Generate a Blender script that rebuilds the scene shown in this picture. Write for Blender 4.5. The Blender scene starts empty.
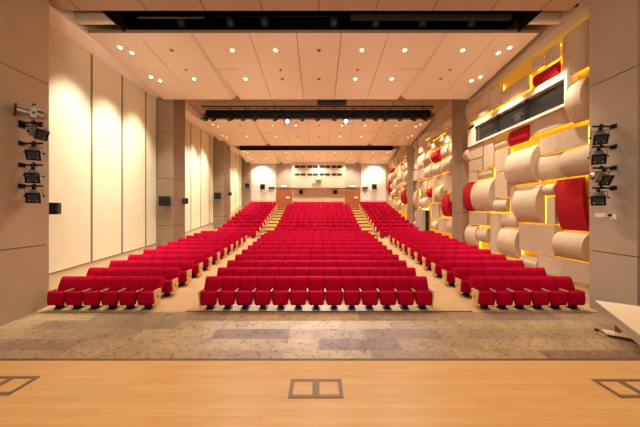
import bpy, bmesh, math, random
from mathutils import Vector, Matrix
R = math.radians
sc = bpy.context.scene
C = bpy.data.collections.new('auditorium'); sc.collection.children.link(C)
F, CX, CY, EYE = 252.0, 319.0, 211.0, 3.0

# ---------------------------------------------------------------- materials
def mat(name, col, rough=.6, metal=0, spec=.5, emit=None, estr=0, noise=None, bump=None, sheen=0):
    m = bpy.data.materials.new(name); m.use_nodes = True
    nt = m.node_tree; b = nt.nodes['Principled BSDF']
    b.inputs['Base Color'].default_value = (*col, 1); b.inputs['Roughness'].default_value = rough
    b.inputs['Metallic'].default_value = metal; b.inputs['Specular IOR Level'].default_value = spec
    if sheen:
        b.inputs['Sheen Weight'].default_value = sheen; b.inputs['Sheen Tint'].default_value = (1, .25, .3, 1)
    if emit:
        b.inputs['Emission Color'].default_value = (*emit, 1); b.inputs['Emission Strength'].default_value = estr
    tc = nt.nodes.new('ShaderNodeTexCoord')
    if noise:                                   # (scale, amount)
        n = nt.nodes.new('ShaderNodeTexNoise'); n.inputs['Scale'].default_value = noise[0]; n.inputs['Detail'].default_value = 4
        r = nt.nodes.new('ShaderNodeValToRGB'); a = noise[1]
        r.color_ramp.elements[0].position = .3; r.color_ramp.elements[1].position = .7
        r.color_ramp.elements[0].color = (*[c*(1-a) for c in col], 1)
        r.color_ramp.elements[1].color = (*[min(1, c*(1+a)) for c in col], 1)
        nt.links.new(tc.outputs['Object'], n.inputs['Vector'])
        nt.links.new(n.outputs['Fac'], r.inputs['Fac']); nt.links.new(r.outputs['Color'], b.inputs['Base Color'])
    if bump:
        n2 = nt.nodes.new('ShaderNodeTexNoise'); n2.inputs['Scale'].default_value = bump[0]
        bp = nt.nodes.new('ShaderNodeBump'); bp.inputs['Strength'].default_value = bump[1]; bp.inputs['Distance'].default_value = .01
        nt.links.new(tc.outputs['Object'], n2.inputs['Vector'])
        nt.links.new(n2.outputs['Fac'], bp.inputs['Height']); nt.links.new(bp.outputs['Normal'], b.inputs['Normal'])
    return m

M = {}
M['red'] = mat('red_fabric', (.40, .0010, .024), .9, spec=.06, noise=(60, .12), bump=(180, .25), sheen=.02)
M['red_panel'] = mat('red_felt', (.38, .006, .012), .85, spec=.2, noise=(6, .1))
M['cream_panel'] = mat('cream_felt', (.56, .43, .30), .85, spec=.2, noise=(5, .06))
M['pale_wood'] = mat('pale_wood', (.62, .36, .15), .45, noise=(12, .12))
M['oak_side'] = mat('seat_end_oak', (.70, .40, .16), .45, noise=(12, .12))
M['black'] = mat('black_metal', (.008, .008, .008), .6, spec=.25)
M['void'] = mat('black_paint', (.010, .009, .008), .9, spec=.1)
M['dark'] = mat('dark_grey_plastic', (.035, .033, .032), .6)
M['silver'] = mat('brushed_aluminium', (.32, .29, .25), .4, metal=.7)
M['white'] = mat('white_paint', (.8, .76, .68), .5)
M['taupe'] = mat('shaded_taupe_laminate', (.29, .205, .135), .42, noise=(1.2, .05))  # darkened copy: the rear piers' dimmer light is put into the colour
M['taupe_r'] = mat('grey_taupe_laminate', (.43, .355, .27), .4, noise=(1.2, .05))
M['taupe_l'] = mat('lit_taupe_laminate', (.44, .315, .205), .42, noise=(1.2, .05))  # lighter copy of the pier laminate for the better lit front pier
M['room_face'] = mat('tan_wall_board', (.56, .42, .29), .6, noise=(1, .04))
M['joint'] = mat('dark_joint', (.03, .02, .015), .8)  # dark tone shared by joints, door surrounds and stair risers
M['cream_wall'] = mat('cream_fabric_wall', (.78, .70, .50), .65, noise=(2, .03))
M['cornice'] = mat('cove_lit_ivory', (.93, .86, .74), .7)  # base whitened to carry the brightness of cove light
M['cloud'] = mat('ceiling_panel_paint', (.84, .70, .55), .6, noise=(.8, .02))
M['brown_ceiling'] = mat('brown_ceiling_paint', (.42, .28, .18), .7)
M['skirting'] = mat('beige_skirting_board', (.66, .50, .35), .7)
M['mullion'] = mat('olive_grey_mullion', (.20, .17, .11), .6)
M['yellow_wall'] = mat('yellow_glow_base', (.85, .56, .05), .7)  # yellow glow behind the tiles put into the wall colour
M['beige_wall'] = mat('beige_wall_paint', (.70, .55, .40), .7)
M['led'] = mat('amber_led', (1, .6, .1), .5, emit=(1, .68, .03), estr=3.6)
M['lamp_on'] = mat('lit_lamp', (1, .9, .8), .5, emit=(1, .86, .68), estr=8)
M['lamp_dim'] = mat('dim_lamp', (1, .9, .8), .5, emit=(1, .86, .66), estr=2.6)
M['lamp_off'] = mat('unlit_lamp', (.20, .10, .05), .3)
M['blue_lamp'] = mat('blue_white_lamp', (.4, .7, 1), .5, emit=(.06, .30, 1), estr=22)
M['exit'] = mat('exit_sign_glow', (.8, 1, 1), .5, emit=(.45, .9, 1), estr=1.6)
M['door_wood'] = mat('cherry_door', (.36, .10, .022), .45, noise=(3, .15))
M['glass_dark'] = mat('dark_window_glass', (.03, .03, .03), .08, spec=.8)
M['booth_in'] = mat('booth_interior', (.05, .042, .035), .8)
M['stair'] = mat('yellow_oak_step', (.80, .52, .16), .5, noise=(8, .1))
M['carpet'] = mat('beige_carpet', (.56, .36, .185), .95, spec=.1, noise=(3, .07), bump=(120, .4))
M['tier'] = mat('brown_riser_carpet', (.30, .17, .08), .95, spec=.1)
M['edge_line'] = mat('stage_nosing', (.17, .055, .015), .5)
M['table_top'] = mat('pale_laminate_table', (.85, .69, .46), .45)
M['hatch'] = mat('brown_metal_frame', (.20, .125, .075), .45, metal=.2)

# glass with real transparency
g = bpy.data.materials.new('clear_booth_glass'); g.use_nodes = True
gb = g.node_tree.nodes['Principled BSDF']; gb.inputs['Base Color'].default_value = (.05, .048, .045, 1)
gb.inputs['Roughness'].default_value = .03; gb.inputs['Alpha'].default_value = .3
M['glass'] = g

def wood_floor():
    m = bpy.data.materials.new('maple_strip_floor'); m.use_nodes = True; nt = m.node_tree; L = nt.links.new
    b = nt.nodes['Principled BSDF']; b.inputs['Roughness'].default_value = .38; b.inputs['Specular IOR Level'].default_value = .35
    tc = nt.nodes.new('ShaderNodeTexCoord'); mp = nt.nodes.new('ShaderNodeMapping')
    L(tc.outputs['Object'], mp.inputs['Vector'])
    br = nt.nodes.new('ShaderNodeTexBrick'); L(mp.outputs['Vector'], br.inputs['Vector'])
    br.inputs['Scale'].default_value = 1; br.inputs['Brick Width'].default_value = .9; br.inputs['Row Height'].default_value = .075
    br.inputs['Mortar Size'].default_value = .0012; br.inputs['Bias'].default_value = 0
    br.inputs['Color1'].default_value = (.66, .38, .145, 1); br.inputs['Color2'].default_value = (.61, .335, .12, 1)
    br.inputs['Mortar'].default_value = (.52, .27, .09, 1)
    mp2 = nt.nodes.new('ShaderNodeMapping'); mp2.inputs['Scale'].default_value = (1.5, 18, 1); L(tc.outputs['Object'], mp2.inputs['Vector'])
    n = nt.nodes.new('ShaderNodeTexNoise'); n.inputs['Scale'].default_value = 1.5; n.inputs['Detail'].default_value = 5; L(mp2.outputs['Vector'], n.inputs['Vector'])
    mx = nt.nodes.new('ShaderNodeMix'); mx.data_type = 'RGBA'; mx.blend_type = 'OVERLAY'; mx.inputs['Factor'].default_value = .15
    L(br.outputs['Color'], mx.inputs['A']); L(n.outputs['Fac'], mx.inputs['B']); L(mx.outputs['Result'], b.inputs['Base Color'])
    return m
M['maple'] = wood_floor()

def pattern_carpet():
    m = bpy.data.materials.new('patterned_carpet_tiles'); m.use_nodes = True; nt = m.node_tree; L = nt.links.new
    b = nt.nodes['Principled BSDF']; b.inputs['Roughness'].default_value = .95; b.inputs['Specular IOR Level'].default_value = .1
    tc = nt.nodes.new('ShaderNodeTexCoord')
    br = nt.nodes.new('ShaderNodeTexBrick'); L(tc.outputs['Object'], br.inputs['Vector'])
    br.inputs['Scale'].default_value = 1; br.inputs['Brick Width'].default_value = 1.9; br.inputs['Row Height'].default_value = .44
    br.inputs['Mortar Size'].default_value = 0; br.offset = .4
    br.inputs['Color1'].default_value = (.46, .315, .165, 1); br.inputs['Color2'].default_value = (.245, .165, .115, 1)
    # dark squiggles
    nz = nt.nodes.new('ShaderNodeTexNoise'); nz.inputs['Scale'].default_value = 6; L(tc.outputs['Object'], nz.inputs['Vector'])
    add = nt.nodes.new('ShaderNodeMix'); add.data_type = 'RGBA'; add.blend_type = 'ADD'; add.inputs['Factor'].default_value = .25
    L(tc.outputs['Object'], add.inputs['A']); L(nz.outputs['Color'], add.inputs['B'])
    vo = nt.nodes.new('ShaderNodeTexVoronoi'); vo.feature = 'DISTANCE_TO_EDGE'; vo.inputs['Scale'].default_value = 8.5; L(add.outputs['Result'], vo.inputs['Vector'])
    r1 = nt.nodes.new('ShaderNodeValToRGB'); r1.color_ramp.elements[0].position = .02; r1.color_ramp.elements[1].position = .06
    r1.color_ramp.elements[0].color = (1, 1, 1, 1); r1.color_ramp.elements[1].color = (0, 0, 0, 1); L(vo.outputs['Distance'], r1.inputs['Fac'])
    n2 = nt.nodes.new('ShaderNodeTexNoise'); n2.inputs['Scale'].default_value = 5.5; L(tc.outputs['Object'], n2.inputs['Vector'])
    r2 = nt.nodes.new('ShaderNodeValToRGB'); r2.color_ramp.elements[0].position = .47; r2.color_ramp.elements[1].position = .52; L(n2.outputs['Fac'], r2.inputs['Fac'])
    mu = nt.nodes.new('ShaderNodeMath'); mu.operation = 'MULTIPLY'; L(r1.outputs['Color'], mu.inputs[0]); L(r2.outputs['Color'], mu.inputs[1])
    mu2 = nt.nodes.new('ShaderNodeMath'); mu2.operation = 'MULTIPLY'; mu2.inputs[1].default_value = .7; L(mu.outputs[0], mu2.inputs[0])
    mx = nt.nodes.new('ShaderNodeMix'); mx.data_type = 'RGBA'; L(mu2.outputs[0], mx.inputs['Factor'])
    n3 = nt.nodes.new('ShaderNodeTexNoise'); n3.inputs['Scale'].default_value = 1.1; n3.inputs['Detail'].default_value = 3; L(tc.outputs['Object'], n3.inputs['Vector'])
    mo = nt.nodes.new('ShaderNodeMix'); mo.data_type = 'RGBA'; mo.blend_type = 'OVERLAY'; mo.inputs['Factor'].default_value = .35
    L(br.outputs['Color'], mo.inputs['A']); L(n3.outputs['Fac'], mo.inputs['B'])
    L(mo.outputs['Result'], mx.inputs['A']); mx.inputs['B'].default_value = (.09, .055, .045, 1)
    L(mx.outputs['Result'], b.inputs['Base Color'])
    return m
M['pattern'] = pattern_carpet()

# ---------------------------------------------------------------- geometry helpers
class MB:
    def __init__(s): s.v = []; s.f = []; s.m = []; s.mats = []
    def mi(s, m):
        if m not in s.mats: s.mats.append(m)
        return s.mats.index(m)
    def add(s, vs, fs, m):
        o = len(s.v); s.v += [tuple(v) for v in vs]; k = s.mi(m)
        for f in fs: s.f.append([i+o for i in f]); s.m.append(k)
        return s
    def box(s, a, b, m):
        (x0, y0, z0), (x1, y1, z1) = a, b
        x0, x1 = sorted((x0, x1)); y0, y1 = sorted((y0, y1)); z0, z1 = sorted((z0, z1))
        vs = [(x0,y0,z0),(x1,y0,z0),(x1,y1,z0),(x0,y1,z0),(x0,y0,z1),(x1,y0,z1),(x1,y1,z1),(x0,y1,z1)]
        return s.add(vs, [(0,3,2,1),(4,5,6,7),(0,1,5,4),(1,2,6,5),(2,3,7,6),(3,0,4,7)], m)
    def tube(s, p, q, r, m, n=10, r2=None):
        p, q = Vector(p), Vector(q); d = (q-p).normalized(); r2 = r if r2 is None else r2
        u = d.orthogonal().normalized(); w = d.cross(u)
        vs = []
        for c, rr in ((p, r), (q, r2)):
            for i in range(n):
                a = 2*math.pi*i/n; vs.append(c + rr*(math.cos(a)*u + math.sin(a)*w))
        fs = [(i, (i+1) % n, n+(i+1) % n, n+i) for i in range(n)] + [tuple(range(n-1, -1, -1)), tuple(range(n, 2*n))]
        return s.add(vs, fs, m)
    def prism(s, prof, axis, a, b, m):       # prof: list of 2D points (other two axes in xyz order) extruded along axis
        n = len(prof); vs = []
        for t in (a, b):
            for (p, q) in prof:
                vs.append({0: (t, p, q), 1: (p, t, q), 2: (p, q, t)}[axis])
        fs = [(i, (i+1) % n, n+(i+1) % n, n+i) for i in range(n)] + [tuple(range(n-1, -1, -1)), tuple(range(n, 2*n))]
        return s.add(vs, fs, m)
    def mesh(s, name, smooth=False):
        me = bpy.data.meshes.new(name); me.from_pydata(s.v, [], s.f)
        for m in s.mats: me.materials.append(M[m])
        me.polygons.foreach_set('material_index', s.m)
        bm = bmesh.new(); bm.from_mesh(me); bmesh.ops.recalc_face_normals(bm, faces=bm.faces); bm.to_mesh(me); bm.free()
        if smooth: me.polygons.foreach_set('use_smooth', [True]*len(me.polygons))
        me.update(); return me
    def build(s, name, parent=None, smooth=False):
        o = bpy.data.objects.new(name, s.mesh(name, smooth)); C.objects.link(o)
        if parent: o.parent = parent
        return o

def rbox(a, b, m, bev=.02, seg=2, cuts=0, deform=None):
    """rounded box as an MB"""
    bm = bmesh.new(); bmesh.ops.create_cube(bm, size=1)
    for v in bm.verts:
        v.co = Vector([a[i] + (v.co[i]+.5)*(b[i]-a[i]) for i in range(3)])
    if cuts: bmesh.ops.subdivide_edges(bm, edges=bm.edges[:], cuts=cuts, use_grid_fill=True)
    sharp = [e for e in bm.edges if len(e.link_faces) == 2 and e.calc_face_angle() > .5]
    bmesh.ops.bevel(bm, geom=sharp, offset=bev, segments=seg, affect='EDGES', clamp_overlap=True)
    if deform:
        for v in bm.verts: v.co = Vector(deform(*v.co))
    bm.verts.ensure_lookup_table(); o = MB()
    o.add([v.co[:] for v in bm.verts], [[v.index for v in f.verts] for f in bm.faces], m); bm.free()
    return o

def tag(o, label=None, cat=None, group=None, kind=None):
    if label: o['label'] = label
    if cat: o['category'] = cat
    if group: o['group'] = group
    if kind: o['kind'] = kind
    return o
def thing(name, label, cat, loc=(0,0,0), rz=0, group=None):
    o = bpy.data.objects.new(name, None); C.objects.link(o); o.location = loc; o.rotation_euler.z = rz
    o.empty_display_size = .1
    return tag(o, label, cat, group)
def struct(o): o['kind'] = 'structure'; return o
def dup(o, parent=None):
    c = o.copy(); C.objects.link(c); c.parent = parent
    for ch in list(o.children): dup(ch, c)
    return c
def setparent_world(o, p):
    o.parent = p
    o.location = -Vector(p.location)
ORD = ['first','second','third','fourth','fifth','sixth','seventh','eighth','ninth','tenth','eleventh','twelfth','thirteenth',
       'fourteenth','fifteenth','sixteenth','seventeenth','eighteenth','nineteenth','twentieth']

# ---------------------------------------------------------------- setting: floors
XL, XR = -9.5, 8.9           # wall planes
SL = .0768
def fz(y): return SL*(y-7.8) if y < 18.3 else .805
Y0U, PU, RU = 20.1, 1.05, .27     # upper tiers: first riser, pitch, rise
o = struct(MB().box((-14, -6, 1.15), (14, 2.78, 1.35), 'maple').build('floor'))
o.name = 'floor_stage'
struct(MB().box((-14, 2.73, -.6), (14, 2.78, 1.145), 'tier').build('wall_stage_front'))
struct(MB().box((-14, 2.782, 1.28), (14, 2.815, 1.352), 'edge_line').build('trim_1'))
struct(MB().prism([(2.82, fz(2.82)), (7.55, fz(7.55)), (7.55, fz(7.55)-.3), (2.82, fz(2.82)-.3)], 0, -9.6, 9.6, 'pattern').build('floor_front'))
struct(MB().prism([(7.552, fz(7.552)), (18.3, fz(18.3)), (20.1, .805), (20.1, .4), (7.552, -.3)], 0, XL-.1, XR+.1, 'carpet').build('floor_seating'))
struct(MB().box((-4.0, 7.55, -.024), (4.6, 7.585, -.003), 'edge_line').build('trim_2'))
prof = [(20.102, .4), (20.102, .805)]
for j in range(1, 10):
    y = Y0U + PU*j - .2; z = .805 + RU*j
    prof += [(y, z-RU), (y, z)]
prof += [(31.6, .805+RU*9), (31.6, .4)]
struct(MB().prism(prof, 0, XL-.1, XR+.1, 'carpet').build('floor_tiers'))
for k, (x0, x1) in enumerate([(-4.82, -3.68), (3.50, 4.68)]):
    m = MB()
    for j in range(1, 10):
        y = Y0U + PU*j - .2; z = .805 + RU*j
        m.box((x0, y-.36, z-RU+.002), (x1, y-.002, z-RU/2), 'stair')
        m.box((x0, y-.012, z-RU/2+.001), (x1, y-.002, z-.03), 'joint')
        m.box((x0, y-.02, z-.03), (x1, y+.42, z+.012), 'stair')
    struct(m.build('trim_%d' % (k+3)))

# ---------------------------------------------------------------- setting: walls
w = MB().box((XL-.3, 3, -.8), (XL-.03, 31.8, 10.5), 'skirting')
struct(w.build('wall_left'))
# skirting with sloped top, runs under the fabric panels
def sk(y): 
    pts = [(7.8, -2.24), (14.7, -1.87), (18.4, -1.43), (22.7, -.97), (24.1, -.75), (26.9, -.17), (31.5, .85)]
    for (a, za), (b, zb) in zip(pts, pts[1:]):
        if y <= b: return 3+za+(zb-za)*(y-a)/(b-a)
    return 3+pts[-1][1]
pan_sets = [[7.9, 8.83, 10.45, 12.08, 13.68, 14.7], [16.0, 17.0, 18.6, 20.15, 21.72, 22.6], [24.1, 25.3, 26.9, 28.5, 30.1, 30.9]]
pan_sets[0] = [7.9, 8.9-.44, 10.48, 12.10, 13.75, 14.68]
np_ = 0
for S in pan_sets:
    for a, b in zip(S, S[1:]):
        m = MB().prism([(a+.03, sk(a)), (b-.03, sk(b)), (b-.03, 9.5), (a+.03, 9.5)], 0, XL-.03, XL+.04, 'cream_wall')
        np_ += 1; struct(m.build('wall_left_panel'))
    m = MB()
    for a in S:
        m.prism([(a-.04, sk(a)), (a+.04, sk(a)), (a+.04, 9.5), (a-.04, 9.5)], 0, XL-.03, XL+.055, 'mullion')
    for a, b in zip(S, S[1:]):
        m.prism([(a, sk(a)-.05), (b, sk(b)-.05), (b, sk(b)), (a, sk(a))], 0, XL-.03, XL+.07, 'mullion')
    struct(m.build('trim_wall_left'))
    y0, y1 = S[0], S[-1]
    m = MB().prism([(y0, fz(y0) if y0 < 18 else .6), (y1, .5), (y1, sk(y1)-.051), (y0, sk(y0)-.051)], 0, XL-.03, XL+.05, 'skirting')
    struct(m.build('baseboard_left'))
# piers
def pier(side, y0, y1, joints, name, m='taupe', xin=None):
    xi = xin if xin is not None else (-8.5 if side < 0 else 8.42); xo = XL-.2 if side < 0 else 9.3
    b = MB(); zs = [-.8] + joints + [10.3]
    for a, c in zip(zs, zs[1:]):
        b.box((xi, y0, a+.012), (xo, y1, c-.012), m)
    b.box((xi+(-.03 if side < 0 else .03), y0+.03, -.8), (xo, y1-.03, 10.3), 'joint')
    return struct(b.build(name))
pier(-1, -2, 6.2, [1.95, 6.97], 'wall_left_pier', 'taupe_l')
pier(-1, 6.2, 7.93, [1.95, 6.97], 'wall_left_pier', 'taupe_l')
pier(-1, 14.7, 16.0, [2.15, 4.9, 7.6], 'wall_left_pier')
pier(-1, 22.6, 24.1, [2.5, 5.2, 7.8], 'wall_left_pier')
pier(-1, 30.9, 31.6, [5.2], 'wall_left_pier')
pier(1, 6.67, 7.85, [1.78, 6.85], 'wall_right_pier', 'taupe_r')
pier(1, -2, 6.6, [1.78, 6.85], 'wall_right_pier', 'beige_wall', 8.45)
pier(1, 14.95, 16.1, [2.9, 6.0], 'wall_right_pier', 'taupe', 8.5)
pier(1, 22.8, 24.3, [2.9, 6.0], 'wall_right_pier', 'taupe', 8.5)
struct(MB().box((XR, 3, -.8), (XR+.3, 31.8, 10.5), 'yellow_wall').build('wall_right'))
struct(MB().box((XR-.03, 7.85, 9.45), (XR, 31.5, 9.84), 'beige_wall').build('trim_wall_right'))
for a, b in ((7.85, 14.95), (16.1, 20.2), (21.7, 22.8)):
    struct(MB().prism([(a, fz(a)), (b, fz(b)), (b, fz(b)+.5), (a, fz(a)+.55)], 0, XR-.06, XR, 'beige_wall').build('baseboard_right'))
# back wall
BW = 31.5
def bp(px, py, y=BW): return ((px-CX)*y/F, EYE+(CY-py)*y/F)
b = MB().box((XL-.3, BW+.1, 2), (XR+.3, BW+.4, 10.5), 'beige_wall')
struct(b.build('wall_back'))
def brect(name, px0, px1, py0, py1, m, y0, y1, kind=True):
    x0, z1 = bp(px0, py0, y0); x1, z0 = bp(px1, py1, y0)
    return MB().box((x0, y0, z0), (x1, y1, z1), m), (x0, x1, z0, z1)
for (a, c) in ((249.5, 275.8), (360.8, 386)):
    m = MB()
    x0, _ = bp(a, 0); x1, _ = bp(c, 0)
    for z0, z1 in ((3.25, 4.3), (4.32, 6.3), (6.32, 9.4)):
        m.box((x0, BW-.02, z0), (x1, BW+.1, z1), 'white' if z0 > 4 else 'beige_wall')
    struct(m.build('wall_back_panel'))
for (a, c) in ((276.3, 292.0), (345.2, 360.4)):
    m, _ = brect('x', a, c, 160, 187.4, 'taupe_r', BW-.12, BW+.1); struct(m.build('wall_back_panel'))
# projection room face that juts out over the last row
m, _ = brect('x', 291.8, 345.4, 160, 187.8, 'room_face', BW-.7, BW+.1)
struct(m.build('wall_projection_room'))
wn = 0
for (r0, r1) in ((165.4, 168.0), (173.3, 175.8)):
    for (a, c) in ((294.8, 305.8), (307.2, 318.0), (319.2, 330.2), (331.4, 342)):
        wn += 1; x0, z1 = bp(a, r0, BW-.7); x1, z0 = bp(c, r1, BW-.7)
        m = MB().box((x0, BW-.705, z0), (x1, BW-.70, z1), 'glass_dark')
        fr = m.build('window_%d' % wn); struct(fr)
        m = MB()
        for (p, q) in (((x0-.03, z0-.03), (x1+.03, z0)), ((x0-.03, z1), (x1+.03, z1+.03)), ((x0-.03, z0), (x0, z1)), ((x1, z0), (x1+.03, z1)), (((x0+x1)/2-.02, z0), ((x0+x1)/2+.02, z1))):
            m.box((p[0], BW-.73, p[1]), (q[0], BW-.70, q[1]), 'beige_wall')
        m.build('window_frame', fr)
for k, (a, c) in enumerate(((276.9, 292.0), (345.0, 359.6))):
    x0, _ = bp(a, 0); x1, _ = bp(c, 0); xm = (x0+x1)/2; zb, zt = 3.24, 3.24+2.55
    d = MB().box((x0, BW-.10, zb), (x1, BW-.06, zt), 'joint').build('door_%d' % (k+1)); struct(d)
    for s, (u, v) in enumerate(((x0+.03, xm-.01), (xm+.01, x1-.03))):
        lf = MB().box((u, BW-.15, zb+.01), (v, BW-.10, zt-.03), 'door_wood').build('door_leaf', d)
        hx = v-.12 if s == 0 else u+.12
        MB().tube((hx, BW-.20, zb+.9), (hx, BW-.20, zb+1.25), .02, 'silver').box((hx-.015, BW-.2, zb+.93), (hx+.015, BW-.15, zb+.96), 'silver').box((hx-.015, BW-.2, zb+1.19), (hx+.015, BW-.15, zb+1.22), 'silver').build('door_handle', lf)
    nb = MB().box((x0+1.15, BW-.165, zb+1.35), (x0+1.6, BW-.15, zb+1.55), 'white').build('door_plate', d)
    t = thing('exit_sign', 'small glowing exit sign above the back door on the %s side' % ('panelled wall' if k == 0 else 'sculpted wall'), 'exit sign', ((x0+x1)/2, BW-.25, zt+.28), 0, 'exit signs over the back doors')
    MB().box((-.30, -.05, -.12), (.30, .05, .12), 'silver').build('housing', t)
    MB().box((-.27, -.06, -.09), (.27, -.051, .09), 'exit').build('sign_face', t)

# ---------------------------------------------------------------- ceiling
struct(MB().box((-9.0, -3, 9.9), (8.6, 8.68, 10.02), 'brown_ceiling').build('ceiling_front'))
m = MB()
for xx in (-8.2, -5.9, -3.9, -1.95, 0, 1.95, 3.9, 5.9, 7.6):
    m.box((xx-.01, -3, 9.893), (xx+.01, 8.68, 9.9), 'joint')
struct(m.build('trim_ceiling'))
# black recess of the first slot
m = MB().box((-9.0, 8.68, 11.6), (8.9, 14.4, 11.7), 'void').box((-9.0, 14.3, 9.9), (8.9, 14.4, 11.6), 'void')
m.box((-9.1, 8.6, 10.02), (8.9, 8.68, 11.7), 'void')
struct(m.build('ceiling_recess'))
struct(MB().box((-9.0, 14.5, 10.36), (8.9, 31.6, 10.5), 'brown_ceiling').build('ceiling_back'))
struct(MB().box((-9.0, 14.40, 9.53), (8.86, 14.63, 10.355), 'brown_ceiling').build('ceiling_bulkhead'))
# cornice left: sloping ivory strip, with brown upstand
struct(MB().prism([(-9.6, 9.5), (-9.0, 9.86), (-9.0, 9.95), (-9.6, 9.95)], 1, -2, 31.5, 'cornice').build('ceiling_cornice'))
struct(MB().box((-9.1, -2, 9.951), (-9.0, 31.5, 11.7), 'cornice').build('ceiling_upstand'))
struct(MB().box((8.86, -2, 9.86), (8.96, 31.5, 11.7), 'beige_wall').build('ceiling_upstand'))
struct(MB().box((7.75, 9.25, 9.95), (8.9, 9.4, 10.35), 'beige_wall').build('trim_ceiling'))
struct(MB().box((-9.0, 9.25, 9.95), (-7.55, 9.4, 11.0), 'beige_wall').build('trim_ceiling'))

# ceiling clouds (three hanging reflector decks), a thing each with its panels
def cloud(y0, y1, z0, z1, words, small=False):
    t = thing('ceiling_reflector', words, 'ceiling panel', (0, y0, z0), 0, 'hanging ceiling reflectors')
    L = y1-y0; th = .10
    seams = [-8.98, -7.1, -5.0, -2.72, -.88, .88, 2.72, 5.0, 7.0, 8.58]
    def zl(y): return (z1-z0)*y/L
    yk = L*.45
    for a, b in zip(seams, seams[1:]):
        m = MB(); g = .012; x0, x1 = a+g, b-g
        s_ = -1 if b < 0 else 1
        if abs(abs(a+b)/2-3.86) < .05:      # panel next to a wing: its outer edge steps inwards
            xi, xo = (2.72+g)*s_, 5.0*s_
            pl = [(xi, 0), (xo-.10*s_, 0), (xo-.16*s_, yk), (xo-.20*s_, yk), (xo-.50*s_, L), (xi, L)]
            n = len(pl); m.add([(x, y, zl(y)) for x, y in pl]+[(x, y, zl(y)+th) for x, y in pl],
                  [tuple(range(n)), tuple(range(2*n-1, n-1, -1))]+[(i, (i+1) % n, n+(i+1) % n, n+i) for i in range(n)], 'cloud')
        else:
            m.prism([(0, 0), (L, z1-z0), (L, z1-z0+th), (0, th)], 0, x0, x1, 'cloud')
        m.build('panel', t)
    for s in (-1, 1):
        xo = 5.0*s; m = MB()
        m.add([(xo, 0, .0), (xo, yk, zl(yk)), (xo-.22*s, yk, zl(yk)+.14), (xo-.14*s, 0, .10)], [(0, 1, 2, 3)], 'cloud')
        m.add([(xo, yk, zl(yk)), (xo, L, zl(L)), (xo-.62*s, L, zl(L)+.34), (xo-.24*s, yk, zl(yk)+.1)], [(0, 1, 2, 3)], 'cloud')
        m.box((xo-.18*s, yk-.02, zl(yk)-.004), (xo-1.15*s, yk, zl(yk)+.006), 'tier')  # brown strip drawn for the joint's thin shadow line
        m.build('fold', t)
        MB().box((xo-.52*s, L-.02, zl(L)-.0), (xo+.0*s, L+.1, zl(L)+.14), 'tier').build('end_cap', t)
    MB().box((-8.97, -.03, -.0), (8.57, .0, .10), 'tier').build('edge_trim', t)
    # top surface stays; hangers
    for x in (-6, -2, 2, 6):
        m = MB()
        for y, z in ((.4, -.4*(z0-z1)/L+th), (L-.4, (z1-z0)*(L-.4)/L+th)):
            m.tube((x, y, z), (x, y, 10.34-z0 if y0 > 10 else 11.58-z0), .012, 'black', 6)
        m.build('hanger', t)
    return t
CL = [(9.8, 14.5, 9.92, 9.42), (19.1, 23.6, 9.93, 9.13), (27.6, 31.3, 9.78, 8.86)]
for k, (a, b, z0, z1) in enumerate(CL):
    cloud(a, b, z0, z1, ['wide peach ceiling reflector nearest the stage, with two rows of downlights',
                         'peach ceiling reflector between the lighting truss and the rear reflector',
                         'rearmost peach ceiling reflector, hanging over the last rows'][k])
    a_, b_ = 0, 0

# downlights
lightn = 0
def downlight(x, y, z, tilt, on, lab, lamp='lamp_on'):
    t = thing('recessed_downlight', lab, 'downlight', (x, y, z), 0, 'downlights in the ceiling reflectors'); t.rotation_euler.x = tilt
    m = MB(); n = 16; ro, ri = .098, .070
    vs = []
    for r_, zz in ((ro, -.004), (ri, -.016), (ri*.8, -.002)):
        for i in range(n):
            a = 2*math.pi*i/n; vs.append((r_*math.cos(a), r_*math.sin(a), zz))
    fs = []
    for k in range(2):
        for i in range(n): fs.append((k*n+i, k*n+(i+1) % n, (k+1)*n+(i+1) % n, (k+1)*n+i))
    m.add(vs, fs, 'white' if on else 'pale_wood'); m.build('trim_ring', t)
    MB().tube((0, 0, -.014), (0, 0, -.004), ri*.98, lamp if on else 'lamp_off', 16).build('lamp', t)
    return t
def spot(x, y, z, energy, target=None, size=110, blend=.6, col=(1, .88, .74), rad=.06, name='downlight_beam'):
    l = bpy.data.lights.new(name, 'SPOT'); l.energy = energy; l.spot_size = R(size); l.spot_blend = blend; l.color = col; l.shadow_soft_size = rad
    o = bpy.data.objects.new(name, l); C.objects.link(o); o.location = (x, y, z)
    d = (Vector(target)-Vector((x, y, z))) if target else Vector((0, 0, -1))
    o.rotation_euler = d.to_track_quat('-Z', 'Y').to_euler(); o['kind'] = 'helper'
    return o
E1 = 520; EW = 420
rows = [(.19, 0), (.596, 1)]
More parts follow.
